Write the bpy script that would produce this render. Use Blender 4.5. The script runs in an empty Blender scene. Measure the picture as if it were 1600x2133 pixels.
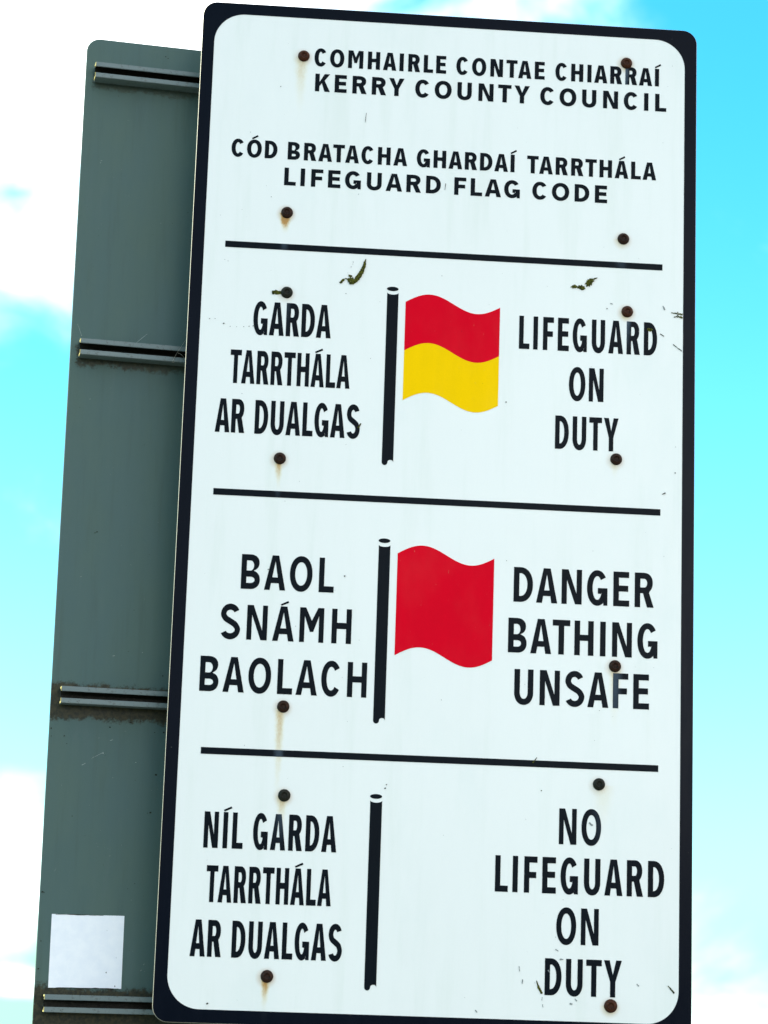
import bpy, bmesh, math, random
from mathutils import Vector, Matrix, noise
R = math.radians
S = bpy.context.scene
COL = S.collection
random.seed(11)
TOP = 3.08                      # height of the front sign's top edge above the ground (m)

# ------------------------------------------------------------------ camera
cam_d = bpy.data.cameras.new("camera")
cam = bpy.data.objects.new("camera", cam_d); COL.objects.link(cam)
right = Vector((0.99663748, -0.07529687, 0.0323128))
down = Vector((0.04705407, 0.20310393, -0.97802592))
fwd = Vector((0.06707943, 0.97625774, 0.20596402))
mw = Matrix((( right.x, -down.x, -fwd.x, 0.06693539),
             ( right.y, -down.y, -fwd.y, -3.34153571),
             ( right.z, -down.z, -fwd.z, TOP - 1.47557688),
             (0, 0, 0, 1)))
cam.matrix_world = mw
cam_d.sensor_fit = 'HORIZONTAL'; cam_d.sensor_width = 36.0
cam_d.lens = 4939.0 / 1600 * 36
cam_d.clip_start = 0.05; cam_d.clip_end = 500
cam_d.dof.use_dof = True
cam_d.dof.focus_distance = 3.43
cam_d.dof.aperture_fstop = 11.0
S.camera = cam

# ------------------------------------------------------------------ light
SUN = Vector((-0.93, 0.125, 0.70)).normalized()
sd = bpy.data.lights.new("sun", 'SUN'); sd.energy = 3.2; sd.angle = R(0.55); sd.color = (1.0, 0.90, 0.70)
so = bpy.data.objects.new("sun", sd); COL.objects.link(so)
so.location = (-3, 0, 6); so.rotation_euler = SUN.to_track_quat('Z', 'Y').to_euler()

S.view_settings.view_transform = 'Standard'; S.view_settings.look = 'None'
S.view_settings.gamma = 1.0; S.view_settings.use_curve_mapping = False
S.view_settings.exposure = 2.08

class NT:
    """small helper for writing node trees"""
    def __init__(s, tree): s.t = tree
    def n(s, typ, **k):
        nd = s.t.nodes.new(typ)
        for a, b in k.items(): setattr(nd, a, b)
        return nd
    def put(s, sock, v):
        if isinstance(v, bpy.types.NodeSocket): s.t.links.new(v, sock)
        elif isinstance(v, (tuple, list)) and len(v) == 3 and sock.type == 'RGBA': sock.default_value = (*v, 1)
        else: sock.default_value = v
    def m(s, op, a, b=0.0, c=0.0, clamp=False):
        nd = s.n('ShaderNodeMath', operation=op, use_clamp=clamp)
        s.put(nd.inputs[0], a); s.put(nd.inputs[1], b)
        if len(nd.inputs) > 2: s.put(nd.inputs[2], c)
        return nd.outputs[0]
    def mix(s, f, a, b, blend='MIX'):
        nd = s.n('ShaderNodeMix', data_type='RGBA', blend_type=blend)
        s.put(nd.inputs[0], f); s.put(nd.inputs[6], a); s.put(nd.inputs[7], b)
        return nd.outputs[2]
    def ss(s, v, lo, hi, to0=0.0, to1=1.0):
        nd = s.n('ShaderNodeMapRange', interpolation_type='SMOOTHSTEP')
        for i, q in enumerate((v, lo, hi, to0, to1)): s.put(nd.inputs[i], q)
        return nd.outputs[0]
    def noise(s, vec, scale, detail=3.0, rough=0.55, dist=0.0):
        nd = s.n('ShaderNodeTexNoise')
        s.put(nd.inputs['Vector'], vec); nd.inputs['Scale'].default_value = scale
        nd.inputs['Detail'].default_value = detail; nd.inputs['Roughness'].default_value = rough
        nd.inputs['Distortion'].default_value = dist
        return nd.outputs[0]
    def scale(s, vec, k):
        nd = s.n('ShaderNodeMapping'); s.put(nd.inputs[0], vec); nd.inputs[3].default_value = k
        return nd.outputs[0]

# ------------------------------------------------------------------ sky (world)
W = bpy.data.worlds.new("World"); S.world = W; W.use_nodes = True
t = NT(W.node_tree)
sky = t.n('ShaderNodeTexSky', sky_type='NISHITA', sun_disc=False)
sky.sun_elevation = math.asin(SUN.z); sky.sun_rotation = math.atan2(SUN.x, SUN.y)
sky.air_density = 1.0; sky.dust_density = 1.4; sky.ozone_density = 1.6
tc = t.n('ShaderNodeTexCoord'); sep = t.n('ShaderNodeSeparateXYZ'); t.put(sep.inputs[0], tc.outputs['Generated'])
dx, dy, dz = sep.outputs
cs = t.n('ShaderNodeCombineXYZ'); t.put(cs.inputs[0], dx); t.put(cs.inputs[1], dy); t.put(cs.inputs[2], t.m('MAXIMUM', dz, 0.02)); t.put(sky.inputs[0], cs.outputs[0])
tint = t.mix(1.0, sky.outputs[0], t.mix(t.ss(dz, 0.02, 0.42), (0.46, 0.86, 0.92), (0.15, 0.84, 0.93)), 'MULTIPLY')
# clouds: fractal noise in direction space, gathered round a few cloud banks
yy = t.m('MAXIMUM', dy, 0.12)
u = t.m('DIVIDE', dx, yy); v = t.m('DIVIDE', dz, yy)
def bank(cu, cv, ru, rv, amp):
    a = t.m('POWER', t.m('DIVIDE', t.m('SUBTRACT', u, cu), ru), 2.0)
    b = t.m('POWER', t.m('DIVIDE', t.m('SUBTRACT', v, cv), rv), 2.0)
    return t.m('MULTIPLY', t.ss(t.m('SQRT', t.m('ADD', a, b)), 1.5, 0.3), amp)
front = t.ss(dy, 0.1, 0.5)
banks = None
for b in ((-0.10, 0.46, 0.22, 0.155, 0.95), (-0.085, 0.052, 0.030, 0.034, 0.85), (-0.075, 0.006, 0.05, 0.007, 0.6),
          (0.25, -0.022, 0.22, 0.076, 0.62), (0.155, 0.47, 0.05, 0.05, 0.30), (0.62, 0.35, 0.2, 0.12, 0.8), (-0.6, 0.22, 0.25, 0.12, 0.7)):
    k = bank(*b); banks = k if banks is None else t.m('ADD', banks, k)
nz = t.noise(t.scale(tc.outputs['Generated'], (1, 1, 1.6)), 11.0, 7.0, 0.56, 0.35)
nb = t.noise(t.scale(tc.outputs['Generated'], (1, 1, 1.8)), 2.6, 6.0, 0.55, 0.3)
dens_f = t.m('ADD', banks, t.m('MULTIPLY', t.m('SUBTRACT', nz, 0.5), 1.5))
dens_f = t.m('POWER', t.ss(dens_f, 0.17, 1.10), 1.1)
dens_b = t.ss(t.m('ADD', nb, t.m('MULTIPLY', dx, 0.10)), 0.36, 0.56)
mf = t.n('ShaderNodeMix', data_type='FLOAT'); t.put(mf.inputs[0], front); t.put(mf.inputs[2], dens_b); t.put(mf.inputs[3], dens_f)
gl = t.n('ShaderNodeVectorMath', operation='DISTANCE'); t.put(gl.inputs[0], tc.outputs['Generated']); gl.inputs[1].default_value = (0.27, -0.955, 0.15)
bright = t.mix(t.ss(gl.outputs['Value'], 0.30, 0.04), (4.4, 4.4, 4.38), (20.0, 19.8, 19.5))  # brighter cloud added unseen behind the viewer to lift the sign's right side
cw = t.mix(front, bright, (8.0, 8.3, 8.5))             # out-of-view clouds behind the viewer are set to light the sign's face
cloud = t.mix(mf.outputs[0], tint, cw)
grd = t.mix(t.ss(dz, -0.14, -0.07), (0.95, 1.12, 0.95), cloud)        # sunlit land below the horizon
hill = t.m('MULTIPLY', t.ss(dz, 0.085, 0.055), t.ss(dy, -0.2, -0.4))   # dark rising ground on the viewer's side
grd = t.mix(t.m('MULTIPLY', hill, t.ss(dz, -0.16, -0.10)), grd, (0.30, 0.36, 0.30))
bg = W.node_tree.nodes['Background']; t.put(bg.inputs[0], grd); bg.inputs[1].default_value = 0.1

# ------------------------------------------------------------------ builders
def tag(o, label=None, cat=None, group=None, kind=None):
    for k, q in (('label', label), ('category', cat), ('group', group), ('kind', kind)):
        if q: o[k] = q
    return o
def empty(name, loc, rot=None):
    o = bpy.data.objects.new(name, None); COL.objects.link(o)
    o.empty_display_size = 0.1
    if rot is not None: o.matrix_world = Matrix.Translation(loc) @ rot.to_4x4()
    else: o.location = loc
    return o
def link(name, me, mat, parent=None, loc=(0, 0, 0)):
    o = bpy.data.objects.new(name, me); COL.objects.link(o)
    me.materials.clear(); me.materials.append(mat)
    o.parent = parent; o.location = loc
    return o
def flat(name, loops, y, thick, mat, parent, loc, bevel=0.0):
    """closed loops of (x, z) in metres become a thin solid whose front face lies at -y (towards the camera)"""
    cu = bpy.data.curves.new(name, 'CURVE'); cu.dimensions = '2D'; cu.fill_mode = 'BOTH'
    cu.extrude = thick / 2
    for lp in loops:
        sp = cu.splines.new('POLY'); sp.points.add(len(lp) - 1); sp.use_cyclic_u = True
        for i, (a, b) in enumerate(lp): sp.points[i].co = (a, b, 0, 1)
    tmp = bpy.data.objects.new(name, cu); COL.objects.link(tmp)
    me = bpy.data.meshes.new_from_object(tmp); bpy.data.objects.remove(tmp)
    me.name = name
    for q in me.vertices:
        a, b, c = q.co
        q.co = (a, -c - y + thick / 2, b)
    me.flip_normals() if False else None
    bm = bmesh.new(); bm.from_mesh(me); bmesh.ops.remove_doubles(bm, verts=bm.verts, dist=1e-6)
    bmesh.ops.recalc_face_normals(bm, faces=bm.faces); bm.to_mesh(me); bm.free()
    for p in me.polygons: p.use_smooth = False
    return link(name, me, mat, parent, loc)
def rrect(x0, z0, x1, z1, r, n=14):
    pts = []
    for cx, cz, a in ((x1 - r, z1 - r, 0), (x0 + r, z1 - r, 90), (x0 + r, z0 + r, 180), (x1 - r, z0 + r, 270)):
        for i in range(n + 1):
            q = R(a + 90 * i / n); pts.append((cx + r * math.cos(q), cz + r * math.sin(q)))
    return pts
def plate(name, w, h, r, thick, bev, mat, parent, loc, nx=1):
    """rounded plate, x 0..w, z 0..-h, y 0..thick, with a small bevel all round"""
    bm = bmesh.new()
    rings = []
    for ins, y in ((bev, 0), (0, bev), (0, thick - bev), (bev, thick)):
        rings.append([bm.verts.new((a, y, b)) for a, b in rrect(ins, -h + ins, w - ins, -ins, r - ins * 0.5)])
    k = len(rings[0])
    for a, b in zip(rings, rings[1:]):
        for i in range(k): bm.faces.new((a[i], a[(i + 1) % k], b[(i + 1) % k], b[i]))
    bm.faces.new(rings[0]); bm.faces.new(list(reversed(rings[-1])))
    bmesh.ops.recalc_face_normals(bm, faces=bm.faces)
    me = bpy.data.meshes.new(name); bm.to_mesh(me); bm.free()
    return link(name, me, mat, parent, loc)
def mesh_of(name, bm, mat, parent, loc=(0, 0, 0), smooth=False):
    bmesh.ops.recalc_face_normals(bm, faces=bm.faces)
    me = bpy.data.meshes.new(name); bm.to_mesh(me); bm.free()
    for p in me.polygons: p.use_smooth = smooth
    return link(name, me, mat, parent, loc)
def box(bm, x0, x1, y0, y1, z0, z1):
    vs = [bm.verts.new((x, y, z)) for x in (x0, x1) for y in (y0, y1) for z in (z0, z1)]
    for f in ((0, 1, 3, 2), (4, 6, 7, 5), (0, 4, 5, 1), (2, 3, 7, 6), (0, 2, 6, 4), (1, 5, 7, 3)): bm.faces.new([vs[i] for i in f])

# ------------------------------------------------------------------ materials
def new_mat(name, rough=0.5, spec=0.5, metal=0.0):
    m = bpy.data.materials.new(name); m.use_nodes = True
    b = m.node_tree.nodes['Principled BSDF']
    b.inputs['Roughness'].default_value = rough; b.inputs['Specular IOR Level'].default_value = spec
    b.inputs['Metallic'].default_value = metal
    return m, NT(m.node_tree), b
def mm(*a): return tuple(q / 1000 for q in a)

# rivets: x, z (mm from the sign's top left corner), streak length, streak width, strength, shift
RIV = [(153.5, -78.6, 125, 22, .38, -3), (138.3, -326, 40, 17, 1.25, -2), (143, -448.9, 10, 14, .25, 0), (143.1, -698.9, 62, 12, .62, -1),
       (162.8, -1058.6, 190, 15, .46, -4), (169.3, -1183.7, 70, 18, .45, -3), (155.6, -1433.7, 62, 13, .68, -2),
       (642, -59, 20, 12, .7, -2), (640.5, -338, 26, 22, .40, -3), (647.6, -450.5, 22, 16, .65, -2), (633.8, -675.8, 40, 16, .35, -2),
       (635.8, -980.7, 120, 19, .42, 0), (614.9, -1150.7, 110, 34, .22, 6), (635.6, -1458.2, 24, 26, .45, -1)]
def rust_masks(t, px, pz, wob, longer=1.0):
    """(streak, halo) masks of the rust that has run down from the rivets"""
    st = ha = None
    for (x, z, ln, wd, k, sh) in RIV:
        dxn = t.m('SUBTRACT', t.m('ADD', px, wob), (x + sh) / 1000)
        tt = t.m('DIVIDE', t.m('SUBTRACT', z / 1000, pz), max(ln, 62 if longer > 1 else 0) * longer / 1000)
        width = t.m('MULTIPLY_ADD', t.m('SUBTRACT', 1.0, tt, clamp=True), wd * .00035, wd * .00030)
        across = t.ss(t.m('DIVIDE', t.m('ABSOLUTE', dxn), width), 1.15, 0.1)
        along = t.m('MULTIPLY', t.ss(tt, 1.0, 0.0), t.ss(tt, 0.0, 0.02))
        along = t.m('POWER', along, 1.25)
        q = t.m('MULTIPLY', t.m('MULTIPLY', across, along), k)
        r2 = t.m('SQRT', t.m('ADD', t.m('POWER', t.m('SUBTRACT', px, (x - 1.2) / 1000), 2.0), t.m('POWER', t.m('SUBTRACT', pz, (z - 2.2) / 1000), 2.0)))
        hq = t.m('MULTIPLY', t.ss(r2, 0.0165, 0.0080), 0.42 * min(1, k + .25))
        st = q if st is None else t.m('MAXIMUM', st, q)
        ha = hq if ha is None else t.m('MAXIMUM', ha, hq)
    return st, ha

def front_mat(name, base, rough, spec, stain_col, stain_k, mottled=0.04, chips=0.0):
    m, t, b = new_mat(name, rough, spec)
    tc = t.n('ShaderNodeTexCoord'); ob = tc.outputs['Object']
    sp = t.n('ShaderNodeSeparateXYZ'); t.put(sp.inputs[0], ob); px, _, pz = sp.outputs
    wob = t.m('MULTIPLY', t.m('SUBTRACT', t.noise(ob, 90.0, 3.0), 0.5), 0.006)
    st, ha = rust_masks(t, px, pz, wob, 1.0 if stain_col is None else 1.25)
    gr = t.noise(t.scale(ob, (900, 900, 260)), 1.0, 2.0)
    st = t.m('MULTIPLY', st, t.ss(gr, 0.15, 0.75, 0.80, 1.08))
    big = t.noise(ob, 3.2, 4.0, 0.6); mid = t.noise(t.scale(ob, (60, 60, 14)), 1.0, 4.0, 0.6)
    fine = t.noise(ob, 700.0, 2.0, 0.7)
    var = t.m('ADD', t.m('MULTIPLY', t.m('SUBTRACT', big, .5), mottled * 1.6), t.m('MULTIPLY', t.m('SUBTRACT', mid, .5), mottled))
    var = t.m('ADD', var, t.m('MULTIPLY', t.m('SUBTRACT', fine, .5), mottled * 1.2))
    var = t.m('ADD', var, 1.0)
    vc = t.n('ShaderNodeCombineXYZ')
    for i in range(3): t.put(vc.inputs[i], var)
    col = t.mix(1.0, base, vc.outputs[0], 'MULTIPLY')
    if stain_col is None and stain_k:
        wm = t.noise(t.scale(ob, (26, 26, 2.2)), 1.0, 5.0, 0.6)
        col = t.mix(t.m('MULTIPLY', t.ss(wm, 0.50, 0.72), 0.30), col, (0.62, 0.68, 0.62))
        bl = t.noise(t.scale(ob, (5, 5, 3)), 1.0, 6.0, 0.62)
        col = t.mix(t.m('MULTIPLY', t.ss(bl, 0.52, 0.74), 0.35), col, (0.64, 0.71, 0.69))
        sm = t.noise(ob, 300.0, 3.0, 0.6)
        col = t.mix(t.m('MULTIPLY', t.ss(sm, 0.70, 0.78), 0.30), col, (0.40, 0.43, 0.38))
    if stain_k:
        if stain_col is None:                                   # rust on white sheeting: orange where thick, pale straw where thin
            rc = t.mix(t.ss(st, 0.12, 0.72), (0.68, 0.60, 0.33), (0.40, 0.19, 0.018))
            col = t.mix(t.m('MULTIPLY', ha, 1.0, clamp=True), col, (0.48, 0.30, 0.12))
            col = t.mix(t.ss(st, 0.0, 0.62), col, rc)
        else:
            col = t.mix(t.m('MULTIPLY', st, stain_k, clamp=True), col, stain_col)
    if not stain_k:                                             # sun-faded, lightly crazed colour
        fd = t.noise(t.scale(ob, (16, 16, 9)), 1.0, 4.0, 0.6)
        col = t.mix(t.m('MULTIPLY', t.ss(fd, 0.45, 0.75), 0.012), col, (0.75, 0.55, 0.40))
        cr = t.noise(t.scale(ob, (320, 320, 90)), 1.0, 3.0, 0.7)
        col = t.mix(t.m('MULTIPLY', t.ss(cr, 0.68, 0.80), 0.35), col, (0.55, 0.35, 0.25))
    if chips:
        ch = t.noise(ob, 160.0, 3.0, 0.75)
        col = t.mix(t.ss(ch, 0.745, 0.765), col, (0.30, 0.30, 0.27))
    t.put(b.inputs['Base Color'], col)
    t.put(b.inputs['Roughness'], t.m('ADD', t.m('MULTIPLY', t.m('SUBTRACT', mid, .5), 0.16), rough))
    bp = t.n('ShaderNodeBump'); bp.inputs['Strength'].default_value = 0.05; bp.inputs['Distance'].default_value = 0.0006
    t.put(bp.inputs['Height'], t.noise(ob, 14.0, 3.0)); t.put(b.inputs['Normal'], bp.outputs[0])
    return m

M_white = front_mat("white_reflective_sheet", (0.765, 0.785, 0.768), 0.34, 0.55, None, 1.0)
M_black = front_mat("black_border_film", (0.0020, 0.0042, 0.0095), 0.22, 0.045, (0.05, 0.06, 0.07), 0.5, 0.25, 1.0)
M_text = front_mat("black_letter_film", (0.0035, 0.0062, 0.0100), 0.28, 0.032, (0.11, 0.155, 0.21), 0.95, 0.25)
M_red = front_mat("red_film", (0.67, 0.001, 0.015), 0.42, 0.02, None, 0.0, 0.10)
M_yel = front_mat("yellow_film", (0.92, 0.565, 0.0), 0.42, 0.02, None, 0.0, 0.10)

def edge_mat():
    m, t, b = new_mat("bare_aluminium_edge", 0.45, 0.5, 0.3)
    b.inputs['Base Color'].default_value = (0.34, 0.32, 0.27, 1)
    return m
M_edge = edge_mat()

def moss_mat():
    m, t, b = new_mat("dry_moss", 0.9, 0.15)
    ob = t.n('ShaderNodeTexCoord').outputs['Object']
    n1 = t.noise(ob, 420.0, 4.0, 0.7); n2 = t.noise(ob, 900.0, 2.0, 0.6)
    c = t.mix(t.ss(n1, 0.38, 0.62), (0.012, 0.016, 0.004), (0.085, 0.085, 0.008))
    c = t.mix(t.ss(n2, 0.66, 0.75), c, (0.40, 0.38, 0.15))
    t.put(b.inputs['Base Color'], c)
    return m
M_moss = moss_mat()
def speck_mat():
    m, t, b = new_mat("dirt_speck", 0.9, 0.1); b.inputs['Base Color'].default_value = (0.022, 0.024, 0.018, 1); return m
M_speck = speck_mat()
def scuff_mat():
    m, t, b = new_mat("grey_scuff", 0.8, 0.2); b.inputs['Base Color'].default_value = (0.22, 0.24, 0.24, 1); return m
M_scuff = scuff_mat()

def rivet_mat(name, a, bcol, dark):
    m, t, b = new_mat(name, 0.45, 0.16, 0.0)
    ob = t.n('ShaderNodeTexCoord').outputs['Object']
    n1 = t.noise(ob, 260.0, 5.0, 0.7); n2 = t.noise(ob, 1100.0, 3.0, 0.7)
    c = t.mix(t.ss(n1, 0.35, 0.68), a, bcol); c = t.mix(t.ss(n2, 0.45, 0.7), c, dark)
    t.put(b.inputs['Base Color'], c)
    t.put(b.inputs['Roughness'], t.ss(n2, 0.3, 0.7, 0.30, 0.75))
    bp = t.n('ShaderNodeBump'); bp.inputs['Strength'].default_value = 0.55; bp.inputs['Distance'].default_value = 0.0005
    t.put(bp.inputs['Height'], n2); t.put(b.inputs['Normal'], bp.outputs[0])
    return m
M_rust = rivet_mat("rusty_rivet", (0.015, 0.007, 0.004), (0.044, 0.013, 0.005), (0.006, 0.004, 0.003))
M_rust2 = rivet_mat("bright_rust_rivet", (0.034, 0.010, 0.004), (0.085, 0.022, 0.007), (0.014, 0.006, 0.003))
M_grime_slot_shade = rivet_mat("grimy_rivet_slot_shade", (0.010, 0.010, 0.007), (0.020, 0.019, 0.012), (0.005, 0.005, 0.004))  # grime on rivets; in the rail slots this dark colour stands for shade

def back_mat():
    m, t, b = new_mat("grey_sign_back", 0.55, 0.25)
    ob = t.n('ShaderNodeTexCoord').outputs['Object']
    sp = t.n('ShaderNodeSeparateXYZ'); t.put(sp.inputs[0], ob); px, _, pz = sp.outputs
    big = t.noise(t.scale(ob, (7, 7, 3)), 1.0, 5.0, 0.6); fine = t.noise(ob, 500.0, 3.0, 0.7)
    c = t.mix(t.ss(big, 0.3, 0.7), (0.058, 0.112, 0.112), (0.080, 0.130, 0.112))
    c = t.mix(t.m('MULTIPLY', fine, 0.22), c, (0.03, 0.05, 0.045))
    drip = t.noise(t.scale(ob, (70, 70, 5)), 1.0, 5.0, 0.65)
    c = t.mix(t.m('MULTIPLY', t.ss(drip, 0.50, 0.72), 0.18), c, (0.035, 0.052, 0.042))
    c = t.mix(t.m('MULTIPLY', t.ss(drip, 0.46, 0.28), 0.12), c, (0.10, 0.14, 0.145))
    sk = t.noise(ob, 230.0, 2.0, 0.5)
    c = t.mix(t.m('MULTIPLY', t.ss(sk, 0.74, 0.78), 0.7), c, (0.03, 0.035, 0.025))
    wh = t.noise(t.scale(ob, (120, 120, 120)), 1.0, 2.0, 0.5, 2.0)
    c = t.mix(t.m('MULTIPLY', t.ss(wh, 0.76, 0.80), 0.35), c, (0.45, 0.48, 0.46))
    rag = t.m('MULTIPLY', t.m('SUBTRACT', t.noise(ob, 95.0, 5.0, 0.75), 0.5), 0.030)
    rag2 = t.m('MULTIPLY', t.m('SUBTRACT', t.noise(ob, 26.0, 3.0, 0.6), 0.5), 0.020)
    zz = t.m('ADD', t.m('ADD', pz, rag), rag2)
    xx = t.m('ADD', px, rag)
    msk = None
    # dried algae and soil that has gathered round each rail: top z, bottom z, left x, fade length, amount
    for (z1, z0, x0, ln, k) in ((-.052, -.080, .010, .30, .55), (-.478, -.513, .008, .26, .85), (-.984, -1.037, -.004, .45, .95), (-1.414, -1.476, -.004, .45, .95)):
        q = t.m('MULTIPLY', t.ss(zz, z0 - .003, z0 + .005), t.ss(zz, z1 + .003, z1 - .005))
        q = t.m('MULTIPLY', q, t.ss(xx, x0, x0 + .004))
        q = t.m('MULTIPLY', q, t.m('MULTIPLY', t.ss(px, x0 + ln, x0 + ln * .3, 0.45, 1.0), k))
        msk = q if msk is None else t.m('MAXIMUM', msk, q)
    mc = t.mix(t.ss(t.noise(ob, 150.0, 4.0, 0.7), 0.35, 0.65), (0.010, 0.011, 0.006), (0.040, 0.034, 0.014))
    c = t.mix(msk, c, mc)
    t.put(b.inputs['Base Color'], c)
    t.put(b.inputs['Roughness'], t.ss(big, 0.3, 0.7, 0.5, 0.65))
    return m
M_back = back_mat()
def rail_mat():
    m, t, b = new_mat("dull_aluminium_rail", 0.5, 0.5, 0.15)
    ob = t.n('ShaderNodeTexCoord').outputs['Object']
    n = t.noise(t.scale(ob, (8, 60, 60)), 1.0, 5.0, 0.65); n2 = t.noise(ob, 190.0, 4.0, 0.7)
    c = t.mix(t.ss(n, 0.3, 0.7), (0.105, 0.150, 0.158), (0.140, 0.178, 0.178))
    c = t.mix(t.m('MULTIPLY', t.ss(n2, 0.54, 0.74), 0.7), c, (0.030, 0.026, 0.012))
    t.put(b.inputs['Base Color'], c)
    return m
M_rail = rail_mat()
def end_mat():
    m, t, b = new_mat("painted_sun_on_rail_end", 0.7, 0.3)  # yellow of sunlight on the cut metal, put into the colour
    ob = t.n('ShaderNodeTexCoord').outputs['Object']
    n2 = t.noise(ob, 350.0, 3.0, 0.7)
    t.put(b.inputs['Base Color'], t.mix(t.ss(n2, 0.35, 0.65), (0.30, 0.24, 0.05), (0.48, 0.44, 0.22)))
    return m
M_end = end_mat()
def sticker_mat():
    m, t, b = new_mat("white_sticker", 0.45, 0.4)
    ob = t.n('ShaderNodeTexCoord').outputs['Object']
    n = t.noise(ob, 60.0, 4.0, 0.6)
    t.put(b.inputs['Base Color'], t.mix(t.ss(n, 0.3, 0.7), (0.80, 0.83, 0.90), (0.86, 0.88, 0.93)))
    return m
M_sticker = sticker_mat()
def post_mat():
    m, t, b = new_mat("galvanised_steel", 0.5, 0.5, 0.6)
    ob = t.n('ShaderNodeTexCoord').outputs['Object']
    n = t.noise(ob, 45.0, 4.0, 0.6)
    t.put(b.inputs['Base Color'], t.mix(t.ss(n, 0.35, 0.65), (0.26, 0.28, 0.28), (0.38, 0.40, 0.40)))
    return m
M_post = post_mat()

# ------------------------------------------------------------------ lettering: outlines drawn stroke by stroke
def arc(cx, cz, rx, rz, a0, a1, n=18, p=2.0):
    out = []
    for i in range(n + 1):
        a = R(a0 + (a1 - a0) * i / n); c, s_ = math.cos(a), math.sin(a)
        if p != 2.0:
            c = math.copysign(abs(c) ** (2 / p), c); s_ = math.copysign(abs(s_) ** (2 / p), s_)
        out.append((cx + rx * c, cz + rz * s_))
    return out
def pen(path, s, h):
    """sweep an elliptical pen along an open path"""
    L, Q = [], []
    for i, (x, z) in enumerate(path):
        a = path[max(i - 1, 0)]; b = path[min(i + 1, len(path) - 1)]
        tx, tz = b[0] - a[0], b[1] - a[1]; d = math.hypot(tx, tz); nx, nz = -tz / d, tx / d
        w = math.sqrt((s * nx) ** 2 + (h * nz) ** 2) / 2
        L.append((x + nx * w, z + nz * w)); Q.append((x - nx * w, z - nz * w))
    return L + Q[::-1]
def crom(P, n=10):
    out = []
    P = [P[0]] + P + [P[-1]]
    for i in range(1, len(P) - 2):
        p0, p1, p2, p3 = P[i - 1:i + 3]
        for k in range(n):
            q = k / n
            out.append(tuple(0.5 * (2 * b + (c - a) * q + (2 * a - 5 * b + 4 * c - d) * q * q + (3 * b - a - 3 * c + d) * q ** 3) for a, b, c, d in zip(p0, p1, p2, p3)))
    out.append(P[-2])
    return out
BASEW = dict(A=.62, B=.55, C=.58, D=.56, E=.47, F=.45, G=.60, H=.57, K=.58, L=.44, M=.70, N=.59, O=.66, R=.55, S=.57, T=.52, U=.56, Y=.60)
LB = dict(A=.35, T=.35, Y=.25, C=.7, G=.7, O=.7, S=.65)
RB = dict(A=.35, T=.35, Y=.25, C=.65, G=.9, O=.7, S=.65, D=.75, B=.8, R=.65, K=.45, L=.32, E=.75, F=.6)
KERN = {('T', 'A'): -.35, ('A', 'T'): -.35, ('L', 'A'): .25, ('L', 'I'): .15, ('T', 'Y'): .3, ('A', 'Y'): -.2}
OS = 0.014
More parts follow.
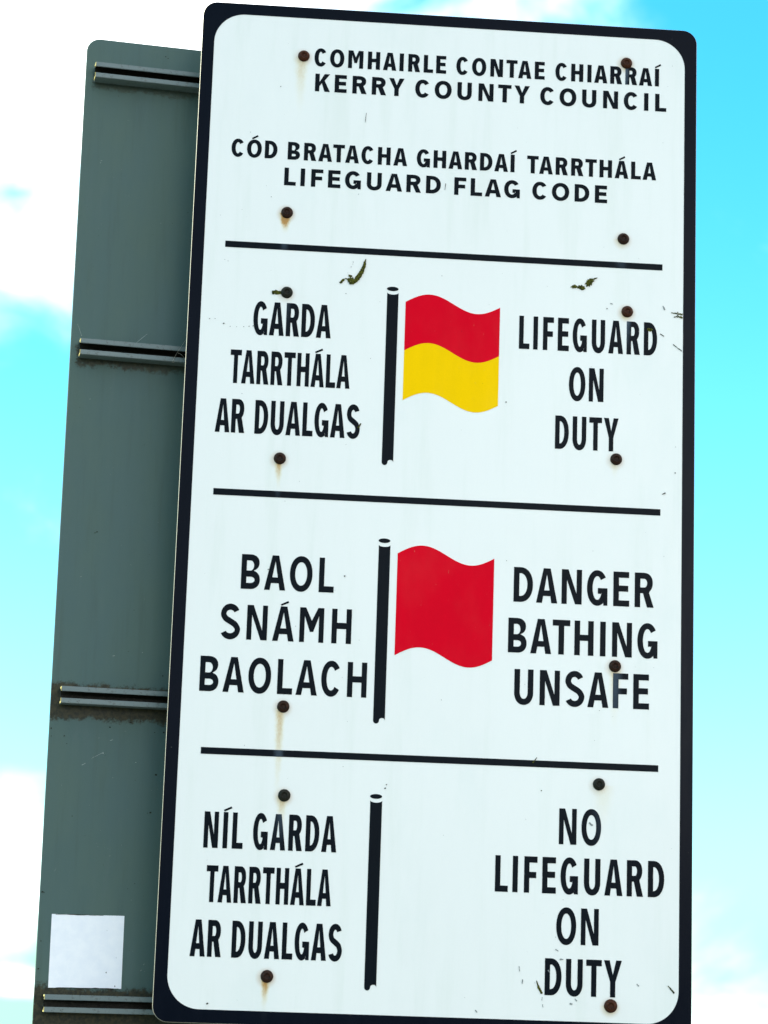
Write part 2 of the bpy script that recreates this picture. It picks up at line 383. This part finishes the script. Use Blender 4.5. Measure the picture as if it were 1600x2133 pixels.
def glyph(ch, W, s, h):
    """list of closed loops for a capital of height 1, width W, upright stroke s, level stroke h"""
    if ch == 'I': return [[(0, 0), (s, 0), (s, 1), (0, 1)]]
    if ch == 'L': return [[(0, 0), (W, 0), (W, h), (s, h), (s, 1), (0, 1)]]
    if ch == 'T':
        c = W / 2
        return [[(c - s / 2, 0), (c + s / 2, 0), (c + s / 2, 1 - h), (W, 1 - h), (W, 1), (0, 1), (0, 1 - h), (c - s / 2, 1 - h)]]
    if ch == 'H':
        m0 = .5 - h / 2 + .01; m1 = m0 + h
        return [[(0, 0), (s, 0), (s, m0), (W - s, m0), (W - s, 0), (W, 0), (W, 1), (W - s, 1), (W - s, m1), (s, m1), (s, 1), (0, 1)]]
    if ch == 'E':
        m0 = .5 - h / 2 + .015; m1 = m0 + h
        return [[(0, 0), (W, 0), (W, h), (s, h), (s, m0), (W * .93, m0), (W * .93, m1), (s, m1), (s, 1 - h), (W * .98, 1 - h), (W * .98, 1), (0, 1)]]
    if ch == 'F':
        m0 = .5 - h / 2 - .01; m1 = m0 + h
        return [[(0, 0), (s, 0), (s, m0), (W * .92, m0), (W * .92, m1), (s, m1), (s, 1 - h), (W, 1 - h), (W, 1), (0, 1)]]
    if ch == 'N':
        d = s * 1.18
        return [[(0, 0), (s * .94, 0), (s * .94, 1 - d * .55 / (W - d) * .9 - .06), (W - d, 0), (W, 0), (W, 1), (W - s * .94, 1), (W - s * .94, d * .55 / (W - d) * .9 + .06), (d, 1), (0, 1)]]
    if ch == 'M':
        c = W / 2; k = s * 1.0; vz = .30
        return [[(0, 0), (s * .95, 0), (s * .95, .76), (c - s * .32, vz), (c + s * .32, vz), (W - s * .95, .76), (W - s * .95, 0), (W, 0), (W, 1), (W - k * 1.15, 1), (c, vz + .32), (k * 1.15, 1), (0, 1)]]
    if ch == 'A':
        c = W / 2; tp = s * .62; f = s * 1.06
        b0, b1 = .20, .20 + h * .95
        inner = lambda z: f + (c - f) * z / (1 - .17)                # inner edge of the left limb
        o = [(0, 0), (f, 0), (inner(b0), b0), (W - inner(b0), b0), (W - f, 0), (W, 0), (c + tp, 1), (c - tp, 1)]
        return [o, [(inner(b1), b1), (c, .83), (W - inner(b1), b1)]]
    if ch == 'K':
        return [[(0, 0), (s, 0), (s, .30), (s + (W - s) * .22, .47), (W - s * 1.22, 0), (W, 0), (s + (W - s) * .48, .62), (W * .98, 1), (W * .98 - s * 1.22, 1), (s, .53), (s, 1), (0, 1)]]
    if ch == 'Y':
        c = W / 2; k = s * 1.10
        return [[(c - s / 2, 0), (c + s / 2, 0), (c + s / 2, .41), (W, 1), (W - k, 1), (c, .60), (k, 1), (0, 1), (c - s / 2, .41)]]
    if ch == 'U':
        c = W / 2; z = .36
        o = [(0, 1)] + arc(c, z - OS, W / 2, z, 180, 360, 26, 2.15) + [(W, 1), (W - s, 1)] + arc(c, z - OS, W / 2 - s, z - h, 360, 180, 26, 2.1) + [(s, 1)]
        return [o]
    if ch == 'O':
        return [arc(W / 2, .5, W / 2, .5 + OS, 0, 355, 60, 2.12), arc(W / 2, .5, W / 2 - s, .5 + OS - h, 0, 355, 60, 2.08)]
    if ch == 'C':
        return [arc(W / 2, .5, W / 2, .5 + OS, 36, 324, 50, 2.1) + arc(W / 2, .5, W / 2 - s, .5 + OS - h, 318, 42, 44, 2.06)]
    if ch == 'G':
        c = W / 2; b1 = .50; b0 = b1 - h * .95
        o = arc(c, .5, c, .5 + OS, 36, 304, 48, 2.1)
        o += [(W - s * .78, .135), (W - s * .70, 0), (W, 0), (W, b1), (W * .53, b1), (W * .53, b0), (W - s, b0)]
        inn = arc(c, .5, c - s, .5 + OS - h, 338, 42, 44, 2.06)
        inn = [p for p in inn if not (p[0] > W * .75 and b0 - .03 < p[1] < .5)]
        return [o + inn]
    if ch == 'S':
        rx = W / 2 - s / 2; hz = h / 2
        zt, rt = .5 + OS + (.5 - hz) / 2 , (.5 - hz) / 2
        zt = 1 + OS - hz - rt; zb = -OS + hz + rt
        P = arc(W * .49, zt, rx * .93, rt, 24, 190, 10) + [(W * .27, .585), (W * .5, .505), (W * .73, .42)] + arc(W * .5, zb, rx, rt, 8, -157, 10)
        Q = crom(P, 4); path = [Q[0]]
        for q in Q[1:]:
            if math.hypot(q[0] - path[-1][0], q[1] - path[-1][1]) > .012: path.append(q)
        return [pen(path, s, h)]
    if ch == 'D':
        k = W * .36
        return [[(0, 0), (k, 0)] + arc(k, .5, W - k, .5, -90, 90, 30, 2.15) + [(0, 1)], [(s, h), (k, h)] + arc(k, .5, W - k - s, .5 - h, -90, 90, 30, 2.1) + [(s, 1 - h)]]
    if ch == 'B':
        k = W * .50; z = .53; k2 = W * .46
        return [[(0, 0), (k, 0)] + arc(k, z / 2 + .005, W - k, z / 2 + .005, -90, 72, 18, 2.2) + arc(k2, (1 + z) / 2 - .005, W * .95 - k2, (1 - z) / 2 + .005, -66, 90, 18, 2.2) + [(0, 1)],
                [(s, h), (k, h)] + arc(k, (z - h * .0) / 2 + .0, W - k - s, z / 2 - h, -90, 90, 16, 2.1)[1:] + [(s, z - h)],
                [(s, z), (k2, z)] + arc(k2, (z + 1 - h) / 2, W * .95 - k2 - s, (1 - h - z) / 2, -90, 90, 16, 2.1)[1:] + [(s, 1 - h)]]
    if ch == 'R':
        k = W * .50; zb = .41; rz = (1 - zb) / 2
        bowl = arc(k, zb + rz, W * .96 - k, rz, -52, 90, 18, 2.2)
        return [[(0, 0), (s, 0), (s, zb), (W * .44, zb), (W - s * 1.12, 0), (W + .01, 0), (W * .44 + s * 1.10, zb + .012)] + bowl + [(0, 1)],
                [(s, zb + h * .95), (k, zb + h * .95)] + arc(k, (zb + h * .95 + 1 - h) / 2, W * .96 - k - s, (1 - h - zb - h * .95) / 2, -90, 90, 16, 2.1)[1:] + [(s, 1 - h)]]
    raise KeyError(ch)
ACUTE = {'Á': 'A', 'Ó': 'O', 'Í': 'I'}
def word_loops(word, x0, x1, z, cap, kw, sv, sh, acw, ach):
    """one word between x0 and x1 on base line z (mm); kw scales the widths, sv / sh are stroke weights (of the cap height)"""
    ws = []
    for c in word:
        b = ACUTE.get(c, c); ws.append(sv if b == 'I' else BASEW[b] * kw)
    n = len(word); bear = [0.0]
    for a, b in zip(word, word[1:]):
        a, b = ACUTE.get(a, a), ACUTE.get(b, b)
        bear.append(RB.get(a, 1) + LB.get(b, 1) + KERN.get((a, b), 0))
    free = (x1 - x0) / cap - sum(ws); g = free / sum(bear) if n > 1 else 0
    out = []; x = x0 / cap
    for c, w, br in zip(word, ws, bear):
        x += br * g; b = ACUTE.get(c, c)
        for lp in glyph(b, w, sv, sh): out.append([((x + p) * cap / 1000, z / 1000 + q * cap / 1000) for p, q in lp])
        if c != b:
            cx = x + w / 2 + (0.02 if b != 'I' else 0.05); zz = 1 + ach * .62
            q = [(cx - acw * .5, zz), (cx - acw * .40, zz - ach * .46), (cx + acw * .5, zz + ach * .50), (cx + acw * .40, zz + ach * 1.05)]
            out.append([(p * cap / 1000, z / 1000 + r * cap / 1000) for p, r in q])
        x += w
    return out

# ------------------------------------------------------------------ the two posts, hidden behind the front sign
def add_tube(bm, x, y, r, z0, z1, n=32):
    a = [bm.verts.new((x + r * math.cos(2 * math.pi * i / n), y + r * math.sin(2 * math.pi * i / n), z0)) for i in range(n)]
    b = [bm.verts.new((v_.co.x, v_.co.y, z1)) for v_ in a]
    for i in range(n): bm.faces.new((a[i], a[(i + 1) % n], b[(i + 1) % n], b[i]))
    bm.faces.new(b); bm.faces.new(a[::-1])
for i, x in enumerate((.153, .634)):
    bm = bmesh.new(); add_tube(bm, 0, 0, .034, 0, TOP - .04)
    o = mesh_of('sign_post', bm, M_post, None, (x, .0395, 0)); 
    for p in o.data.polygons: p.use_smooth = abs(p.normal.z) < .5
    tag(o, ('round galvanised post behind the left rivets of the lifeguard sign', 'round galvanised post behind the right rivets of the lifeguard sign')[i], 'sign post', 'posts carrying the two signs')

# ------------------------------------------------------------------ front sign
sign = empty('lifeguard_sign', (.375, 0, TOP - 1.5))
tag(sign, 'tall white lifeguard flag code sign with black border, Irish and English lettering and printed flags', 'sign')
OFF = (-.375, 0, 1.5)
pn = plate('panel', .750, 1.500, .022, .0030, .0005, M_edge, sign, OFF)
pn.data.materials.append(M_back)
for p in pn.data.polygons:
    if p.normal.y > .9: p.material_index = 1
flat('white_face', [rrect(.0182, -1.4815, .7318, -.0175, .046, 20)], .0004, .0004, M_white, sign, OFF)
flat('border', [rrect(.0007, -1.4993, .7493, -.0007, .0213, 16), rrect(.0186, -1.4811, .7314, -.0179, .0455, 20)], .0007, .0007, M_black, sign, OFF)
LY, LT = .0008, .0003
for z in (-374.4, -747.3, -1120.3):
    flat('rule', [[mm(49.6, z), mm(699.8, z), mm(699.8, z - 9.5), mm(49.6, z - 9.5)]], LY, LT, M_text, sign, OFF)

LINES = [  # (cap, width factor, upright stroke, level stroke, accent size, words)
    (28.2, 1.15, .222, .194, (.34, .17), -93.2, (("COMHAIRLE", 169.6, 368.2), ("CONTAE", 383.5, 517.7), ("CHIARRAÍ", 533.9, 692.1))),
    (28.0, 1.38, .236, .206, (.34, .17), -133.2, (("KERRY", 172.0, 306), ("COUNTY", 322.5, 495.5), ("COUNCIL", 511.5, 703.5))),
    (27.6, 1.20, .222, .194, (.34, .17), -243.1, (("CÓD", 52.1, 120.1), ("BRATACHA", 135.6, 313.8), ("GHARDAÍ", 328.1, 475), ("TARRTHÁLA", 493.8, 689.1))),
    (27.4, 1.44, .236, .206, (.34, .17), -283.5, (("LIFEGUARD", 132, 365.2), ("FLAG", 385.3, 483.8), ("CODE", 502.5, 615.3))),
    (50.4, .69, .130, .166, (.235, .098), -515.2, (("GARDA", 95.9, 209.7),)),
    (50.3, .62, .116, .166, (.235, .098), -589.8, (("TARRTHÁLA", 65.2, 240),)),
    (50.3, .68, .127, .166, (.235, .098), -663.9, (("AR", 47.3, 89.4), ("DUALGAS", 104.5, 257.1))),
    (50.4, .97, .150, .176, (.235, .098), -892.2, (("BAOL", 95, 227.9),)),
    (50.0, .99, .150, .176, (.235, .098), -965.2, (("SNÁMH", 68.6, 255.4),)),
    (50.1, .97, .150, .176, (.235, .098), -1041.1, (("BAOLACH", 43, 279.9),)),
    (50.5, .70, .133, .166, (.235, .098), -515.8, (("LIFEGUARD", 487.2, 692.7),)),
    (50.6, .73, .133, .166, (.235, .098), -590.5, (("ON", 562.4, 613.8),)),
    (50.0, .72, .133, .166, (.235, .098), -664.2, (("DUTY", 543.2, 636.7),)),
    (50.7, .98, .160, .172, (.235, .098), -893.2, (("DANGER", 487.2, 690.6),)),
    (50.3, .97, .160, .172, (.235, .098), -967.1, (("BATHING", 480.7, 697.2),)),
    (50.5, .97, .160, .172, (.235, .098), -1041.2, (("UNSAFE", 491, 685.7),)),
    (50.3, .68, .130, .166, (.235, .098), -1260.4, (("NÍL", 59.3, 114), ("GARDA", 128, 245.2))),
    (50.6, .61, .117, .166, (.235, .098), -1335.1, (("TARRTHÁLA", 65.9, 240.2),)),
    (50.4, .67, .128, .166, (.235, .098), -1409.8, (("AR", 47.6, 90.1), ("DUALGAS", 104.9, 258))),
    (50.4, .84, .140, .170, (.235, .098), -1237.1, (("NO", 558.9, 618.9),)),
    (50.6, .82, .147, .170, (.235, .098), -1306.3, (("LIFEGUARD", 469.6, 709.7),)),
    (50.7, .84, .140, .170, (.235, .098), -1376.1, (("ON", 557.4, 617.3),)),
    (50.7, .83, .144, .170, (.235, .098), -1446.4, (("DUTY", 542.4, 650.8),)),
]
for cap, kw, sv, sh, (acw, ach), z, words in LINES:
    for w, a, b in words:
        flat('lettering', word_loops(w, a, b, z, cap, kw, sv, sh, acw, ach), LY, LT, M_text, sign, OFF)

# printed flag poles and flags
for k, (ze, zt, zb) in enumerate(((-434.7, -441.2, -701.5), (-812.9, -819.8, -1077.5), (-1180.1, -1186.6, -1448.5))):
    x0, x1 = 290.7, 307.4; c = (x0 + x1) / 2; r = (x1 - x0) / 2
    ell = [mm(298.6 + 8.5 * math.cos(a * math.pi / 20), ze + 3.3 * math.sin(a * math.pi / 20)) for a in range(40)]
    top = [mm(c + r * math.cos(R(a)), zt + 3.0 * math.sin(R(a)) + .8) for a in range(180, 361, 12)]
    bot = [mm(x1, zb + 6.5)] + [mm(x1 - r * .5 - r * .5 * math.cos(R(a)), zb + 6.5 + 3.4 * math.sin(R(a)) - 1.5) for a in range(180, 0, -15)] + \
          [mm(x0 + r * .5 + r * .5 * math.cos(R(a)), zb + 4.6 + 4.3 * math.sin(R(a))) for a in range(0, -181, -15)]
    flat('flagpole', [ell, top + bot], LY, LT, M_text, sign, OFF)
def wave(u): return 13.0 * math.sin(2 * math.pi * (u * 0.985)) - .2 * u
def band(z0, z1, n=44, g=0.0):
    return [mm(318.2 + 140 * i / n, z0 - g + wave(i / n)) for i in range(n + 1)] + [mm(318.2 + 140 * i / n, z1 + wave(i / n)) for i in range(n, -1, -1)]
f1 = empty('flag', (-.375 + .318, 0, 1.5 - .53)); f1.parent = sign
fo = (-.318, 0, .53)
flat('red_half', [band(-453.3, -527.6)], LY, LT, M_red, f1, fo)
flat('yellow_half', [band(-527.6, -602.8, g=.05)], LY, LT, M_yel, f1, fo)
f1['label'] = 'red over yellow wavy flag'
f2 = flat('flag', [band(-830.4, -978.6)], LY, LT, M_red, sign, OFF); f2['label'] = 'plain red wavy flag'

# rivets: domed heads with a hollow broken stem
def rivet_mesh(name, r, hgt, seed):
    rnd = random.Random(seed); bm = bmesh.new(); n = 36
    prof = [(1.0, 0.0), (1.0, .16), (.965, .34), (.88, .54), (.74, .74), (.58, .88), (.52, .93), (.47, .90), (.44, .80), (.40, .60), (.25, .54), (.10, .56)]
    rings = []
    ox, oz = rnd.uniform(-.05, .05), rnd.uniform(-.05, .05)
    for q, y in prof:
        ring = []
        for i in range(n):
            a = 2 * math.pi * i / n
            w = 1 + .014 * noise.noise(Vector((math.cos(a) * 2, math.sin(a) * 2, seed * 3.1)))
            s_ = (1 - q)
            ring.append(bm.verts.new(((q * w * math.cos(a) + ox * s_) * r, -y * hgt, (q * w * math.sin(a) + oz * s_) * r)))
        rings.append(ring)
    for a, b in zip(rings, rings[1:]):
        for i in range(n): bm.faces.new((a[i], a[(i + 1) % n], b[(i + 1) % n], b[i]))
    bm.faces.new(rings[-1])
    bmesh.ops.recalc_face_normals(bm, faces=bm.faces)
    me = bpy.data.meshes.new(name); bm.to_mesh(me); bm.free()
    for p in me.polygons: p.use_smooth = True
    return me
for i, (x, z, *_) in enumerate(RIV):
    mt = {2: M_grime_slot_shade, 12: M_grime_slot_shade, 5: M_grime_slot_shade, 13: M_rust2, 7: M_rust2, 9: M_rust2, 0: M_rust2}.get(i, M_rust)
    r = .0088 if i != 13 else .0094
    link('rivet', rivet_mesh('rivet', r, .0052, i), mt, sign, (x / 1000 - .375, -.0006, 1.5 + z / 1000))
# open slot beside the rivet over the first line on the left
# ragged flakes and moss patches
def ragged(path, widths, seed, jag=.35, n=7):
    rnd = random.Random(seed); L, Q = [], []
    pts = []
    for i in range(len(path) - 1):
        for k in range(n):
            q = k / n
            pts.append((path[i][0] + (path[i + 1][0] - path[i][0]) * q, path[i][1] + (path[i + 1][1] - path[i][1]) * q, widths[i] + (widths[i + 1] - widths[i]) * q))
    pts.append((*path[-1], widths[-1]))
    for i, (x, z, w) in enumerate(pts):
        a = pts[max(0, i - 1)]; b = pts[min(len(pts) - 1, i + 1)]
        tx, tz = b[0] - a[0], b[1] - a[1]; d = math.hypot(tx, tz) or 1; nx, nz = -tz / d, tx / d
        l = w / 2 * (1 + rnd.uniform(-jag, jag)); q = w / 2 * (1 + rnd.uniform(-jag, jag))
        L.append((x + nx * l, z + nz * l)); Q.append((x - nx * q, z - nz * q))
    return [mm(*p) for p in L + Q[::-1]]
def patch(name, loops, mat, y=.0012, th=.0007, label=None):
    o = flat(name, loops, y, th, mat, sign, OFF)
    if label: o['label'] = label
    return o
def clump(cx, cz, rx, rz, seed, n=26, rot=0.0):
    rnd = random.Random(seed); c, s_ = math.cos(rot), math.sin(rot); out = []
    for i in range(n):
        a = 2 * math.pi * i / n; k = 1 + rnd.uniform(-.28, .28)
        x, z = rx * k * math.cos(a), rz * k * math.sin(a); out.append(mm(cx + x * c - z * s_, cz + x * s_ + z * c))
    return out
patch('moss_patch', [ragged([(257.5, -391), (256, -396), (255.2, -402.4), (250.5, -413.7), (244.2, -424), (238.4, -430)], [.7, 3.2, 5.2, 6.2, 6.8, 3.6], 1, .22),
                     ], M_moss, .0016, .0012)
patch('moss_patch', [clump(236.6, -425.4, 4.6, 5.4, 3, 24), ], M_moss, .0019, .0010)
patch('moss_patch', [ragged([(238.2, -419), (232.6, -417.6)], [2.6, 3.2], 4, .3), ragged([(232.8, -424.6), (228.9, -422.4), (226.4, -423.8)], [1.6, 1.0, 1.0], 6, .3),
                     ragged([(226.3, -424), (220.4, -430)], [2.8, 3.6], 5, .3)], M_moss, .0013, .0006)
patch('moss_patch', [clump(590.6, -408.0, 7.4, 5.0, 7, 30, .75), ragged([(595, -404), (602.3, -400.6)], [3, .6], 8, .3)], M_moss, .0017, .0012)
patch('moss_patch', [clump(578.2, -417.0, 6.0, 3.4, 9, 24, -.1)], M_moss, .0015, .0009)
patch('moss_patch', [clump(567.8, -416.2, 4.4, 2.6, 10, 22, .1)], M_moss, .0014, .0008)
patch('moss_patch', [ragged([(713.4, -448.6), (723, -449.2), (730.4, -450.6)], [.8, 2.0, 2.6], 12, .5), ragged([(717.6, -455), (724, -453.6), (730.6, -455.4)], [1.2, 2.0, 2.2], 13, .5),
                     ragged([(723.5, -446.6), (723.0, -455.4)], [1.0, 1.2], 14, .4)], M_moss)
patch('moss_patch', [ragged([(134.5, -448.8), (121.2, -449.8)], [4.6, 6.2], 15, .35)], M_moss, .0013, .0006, 'grimy open slot beside a rivet')
patch('moss_patch', [ragged([(531.0, -1427), (533.8, -1435.6), (539.0, -1444.4)], [1.0, 3.0, 3.4], 16, .3)], M_moss)
patch('moss_patch', [ragged([(716, -1428), (719.6, -1431.6), (725, -1438)], [.8, 1.8, 2.2], 17, .3)], M_moss)
patch('moss_patch', [ragged([(525.6, -1116.2), (519.8, -1124)], [.8, 1.8], 18, .3)], M_moss)
patch('moss_patch', [ragged([(258.6, -641), (254.8, -648)], [1.4, 3.4], 19, .4)], M_moss)
patch('moss_patch', [clump(681.4, -476.6, 4.2, 2.4, 20, 18)], M_moss)
# small specks of dirt and thin dashes of old scratches
sp = []
for x, z, w in ((32, -494.8, 1.6), (40, -494.2, 1.3), (53, -500.8, 2.2), (62.5, -505, 1.2), (72, -505, 1), (82.4, -504.2, 1.3), (90, -503.4, 1.5), (96, -502.4, 1.6),
                (238.8, -396.8, 1.2), (238, -400, .9), (236, -404.4, 1.1), (231.5, -414, .8), (229.8, -445.8, 1.5), (370.6, -410.8, 1.1), (54.8, -405.6, 1.0),
                (243.1, -867.2, 2.3), (387, -1039.9, 1.1), (133.4, -862.6, 1.8), (175.6, -943, .9), (250.5, -1140, .9), (75, -1473, 3), (617.3, -447.5, 2.0),
                (532.8, -1162.8, 2.0), (312.5, -1163, 1.7), (311, -1168, 2.3), (601.4, -1288.7, 1.2), (470, -598, 2.2), (721, -692, 2.2), (721.5, -653, 1.2), (476, -834, 1.3), (121, -129, 1.4), (79, -204, 1), (114, -303, 1.2)):
    sp.append(clump(x, z, w / 2, w / 2.6, int(x * 7 + z), 9, .5))
sp.append(ragged([(702, -725), (707, -722.6)], [1.0, 1.8], 31, .4)); sp.append(ragged([(716.6, -497), (723, -502), (730, -507)], [1.2, .7, 1.6], 32, .5)); sp.append(ragged([(697, -482), (703, -485.4)], [.9, .9], 33, .5))
sp.append(ragged([(250.4, -163), (249.6, -170), (249.4, -178)], [.4, .7, .4], 34, .4)); sp.append(ragged([(372.4, -267), (371.4, -277)], [.7, .5], 35, .4))
rnd = random.Random(5)
for _ in range(70):
    x, z = rnd.uniform(28, 722), rnd.uniform(-1470, -30); w = rnd.choice((.5, .6, .7, .9))
    sp.append(clump(x, z, w / 2, w / 2, _ + 200, 7))
o = flat('dirt_specks', sp, .0013, .0003, M_speck, sign, OFF); o['kind'] = 'stuff'
sc = [ragged([(556.5, -1383), (561, -1385.6)], [1.2, .9], 41, .5), ragged([(563, -1397), (568, -1396.6)], [2.2, 1.6], 42, .5), ragged([(578, -1456.6), (582, -1457.4)], [2.4, 1.4], 43, .5), ragged([(585, -1450), (588, -1453)], [1.2, 1.4], 44, .5),
      ragged([(539.3, -1449), (539, -1454)], [1, .8], 45, .5), ragged([(540, -1459), (540.6, -1463)], [.8, 1], 46, .5), ragged([(506, -1408), (507, -1415)], [1.2, .8], 47, .5), ragged([(511, -1426), (511, -1432)], [1.6, 1], 48, .5),
      ragged([(601.8, -1205), (606.6, -1209.5)], [2.6, 2], 49, .5), ragged([(672, -1427), (675, -1430)], [1.4, 1.6], 50, .5), ragged([(701, -438.6), (703.6, -445)], [1.4, 2], 51, .5), ragged([(622, -439.4), (626, -440.2)], [1, 1], 52, .5),
      ragged([(547, -1412), (549, -1415)], [1.5, 1.0], 53, .5), ragged([(446, -1470), (449, -1473)], [1.6, 1.0], 54, .5)]
o = flat('scuff_marks', sc, .0011, .0002, M_scuff, sign, OFF); o['kind'] = 'stuff'

# ------------------------------------------------------------------ second sign, seen from behind
phi, tilt, lean = .1475, -.0052, -.0059
u0 = Vector((math.cos(phi), math.sin(phi), 0)); n0 = Vector((-math.sin(phi), math.cos(phi), 0))
ez = (Vector((0, 0, 1)) + tilt * n0 + lean * u0).normalized(); ex = (u0 - lean * Vector((0, 0, 1))); ex = (ex - ez * ex.dot(ez)).normalized(); ey = ez.cross(ex)
rot = Matrix((ex, ey, ez)).transposed()
org = Vector((-.1745, .062, TOP)) - ez * .0435
back = empty('turned_away_sign', org + ex * .375 - ez * 1.5, rot)
tag(back, 'grey back of a second tall sign half hidden behind the white one', 'sign')
BO = (-.375, 0, 1.5)
plate('panel', .750, 1.500, .021, .0030, .0007, M_back, back, BO)
def rail_obj(z):
    """a slotted channel: 24 mm high, 24 mm deep, open slot towards the camera"""
    H, D, lip, wl = .0242, .024, .0072, .0022
    prof = [(0, 0), (0, -H), (-D, -H), (-D, -H + lip), (-D + wl, -H + lip), (-D + wl, -H + wl), (-wl, -H + wl), (-wl, -wl), (-D + wl, -wl), (-D + wl, -lip), (-D, -lip), (-D, 0)]
    bm = bmesh.new(); x0, x1 = .0135, .735
    a = [bm.verts.new((x0, y, z_)) for y, z_ in prof]; b = [bm.verts.new((x1, y, z_)) for y, z_ in prof]
    k = len(prof)
    for i in range(k): bm.faces.new((a[i], a[(i + 1) % k], b[(i + 1) % k], b[i]))
    fa = bm.faces.new(a); bm.faces.new(b[::-1])
    bmesh.ops.bevel(bm, geom=[e for e in bm.edges if abs(e.verts[0].co.x - e.verts[1].co.x) > .1], offset=.0006, segments=2, affect='EDGES')
    bmesh.ops.triangulate(bm, faces=[f for f in bm.faces if len(f.verts) > 4])
    o = mesh_of('rail', bm, M_rail, back, (BO[0], BO[1] - .0002, BO[2] + z))
    o.data.materials.append(M_grime_slot_shade)
    for f in o.data.polygons:                # slot shade put into the colour: near-black faces inside the channel
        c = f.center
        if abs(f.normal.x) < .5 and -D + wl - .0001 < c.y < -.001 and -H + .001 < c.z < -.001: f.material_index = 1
    # thin plates on the sawn end, yellow sunlight painted into their colour
    bm = bmesh.new()
    for (y0, y1, z0, z1) in ((-D + .0004, -.0075, -H + .0003, -H + .0030), (-D + .0001, -D + .0026, -H + .0004, -H + lip - .0002), (-D + .0001, -D + .0026, -lip + .0003, -.0004), (-D + .0027, -.0085, -.0028, -.0003)):
        box(bm, x0 - .0008, x0 - .00005, y0, y1, z0, z1)
    e = mesh_of('rail_end', bm, M_end, o, (0, 0, 0))
    return o
for z in (-.0463, -.4780, -.9925, -1.4242): rail_obj(z)
st = flat('sticker', [[mm(18.8, -1313.1), mm(121.3, -1312.4), mm(121.8, -1414.0), mm(19.2, -1415.0)]], .0004, .0004, M_sticker, back, BO)
for z in (-.0463, -.4780, -.9925, -1.4242):     # straps from the rails to the two posts, all behind the front sign
    for px_, py_ in ((.153, .0395), (.634, .0395)):
        bm = bmesh.new()
        q = Matrix.Translation(org) @ rot.to_4x4(); lp = q.inverted() @ Vector((px_, py_, org.z))
        box(bm, lp.x - .018, lp.x + .018, min(lp.y + .030, -.0255), -.0245, z - .021, z - .003)
        mesh_of('clamp', bm, M_post, back, BO)

# marks on the grey back
sp = []
for i, (x, z) in enumerate([(160, -967.2), (165.2, -1049.3), (152, -1050), (156.9, -1110.7), (26.7, -1072.2), (22.7, -1061.4), (3.2, -1051.4), (4.3, -1062.4), (3.8, -1283), (6.2, -1283.6), (51.1, -763.1), (53.9, -761.5),
                            (147.1, -1166.1), (151.2, -1165.2), (123.9, -19.2), (120, -16.6), (87.3, -1045.7), (88.1, -1035.3), (116.6, -1037.2), (39.8, -1174.9), (5.6, -1351), (4, -1389.5)]):
    w = (1.6, 2.2, 1.2, 2.6, 1.4)[i % 5]; sp.append(clump(x, z, w / 1.7, w / 2.2, 400 + i, 9, .4))
rnd = random.Random(8)
for i in range(60):
    x, z = rnd.uniform(4, 250), rnd.uniform(-1495, -8); w = rnd.choice((.5, .7, 1.0)); sp.append(clump(x, z, w / 2, w / 2, 500 + i, 7))
o = flat('dirt_specks', sp, .0004, .0003, M_speck, back, BO); o['kind'] = 'stuff'
o = flat('dirt_specks', [clump(99.4, -1391.9, .8, .9, 601, 8), clump(112.6, -1410.6, .6, 1.1, 602, 8), ragged([(24, -1313.4), (60, -1313.0), (92, -1312.8)], [.5, .9, .3], 603, .8), ragged([(30, -1414.6), (80, -1414.2), (118, -1413.9)], [.5, 1.0, .8], 604, .8)], .0007, .0003, M_speck, st, (0, 0, 0)); o['kind'] = 'stuff'
def pale_mat():
    m, t, b = new_mat("pale_scratch", 0.6, 0.3); b.inputs['Base Color'].default_value = (0.30, 0.36, 0.36, 1); return m
M_pale = pale_mat()
sc = [ragged([(49.6, -1102), (54.9, -1099)], [.6, .5], 71, .5), ragged([(62.8, -1091.8), (80.1, -1082)], [.25, .35], 72, .6), ragged([(79.6, -1082), (84.6, -1088.6)], [1.4, .5], 73, .5), ragged([(88.2, -1065), (92.3, -1063.4)], [.6, .5], 74, .5),
      ragged([(94.9, -474), (112.6, -456.9)], [.3, .4], 75, .5), ragged([(9.3, -450.7), (15.9, -468.5)], [.25, .35], 76, .5), ragged([(126.3, -1094.2), (127.8, -1094.4)], [.7, .5], 77, .5)]
o = flat('scuff_marks', sc, .0003, .0002, M_pale, back, BO); o['kind'] = 'stuff'

# cobweb on the second rail
cw_m, cw_t, cw_b = new_mat("cobweb_silk", 0.4, 0.5); cw_b.inputs['Base Color'].default_value = (0.55, 0.52, 0.42, 1)
def strand(bm, pts, r):
    prev = None
    for i, p in enumerate(pts):
        ring = [bm.verts.new((p[0] + r * math.cos(k * 1.5708), p[1], p[2] + r * math.sin(k * 1.5708))) for k in range(4)]
        if prev:
            for k in range(4): bm.faces.new((prev[k], prev[(k + 1) % 4], ring[(k + 1) % 4], ring[k]))
        prev = ring
bm = bmesh.new()
base = (163, -485)
P1 = crom([(171, -462), (162.8, -476), (155.5, -489), (149.7, -501.5), (150.4, -504), (152.4, -501.5)], 6)
P2 = crom([(157.5, -489.5), (160.5, -490.2), (165, -493.8), (167.4, -499.1)], 6)
for P, r in ((P1, .00018), (P2, .00022)):
    strand(bm, [((x - base[0]) / 1000, -.0265, (z - base[1]) / 1000) for x, z in P], r)
wb = mesh_of('cobweb', bm, cw_m, None)
wb.matrix_world = Matrix.Translation(org + ex * (base[0] / 1000) + ez * (base[1] / 1000)) @ rot.to_4x4()
tag(wb, 'wispy cobweb strand hanging across the second metal rail from the top', 'cobweb')
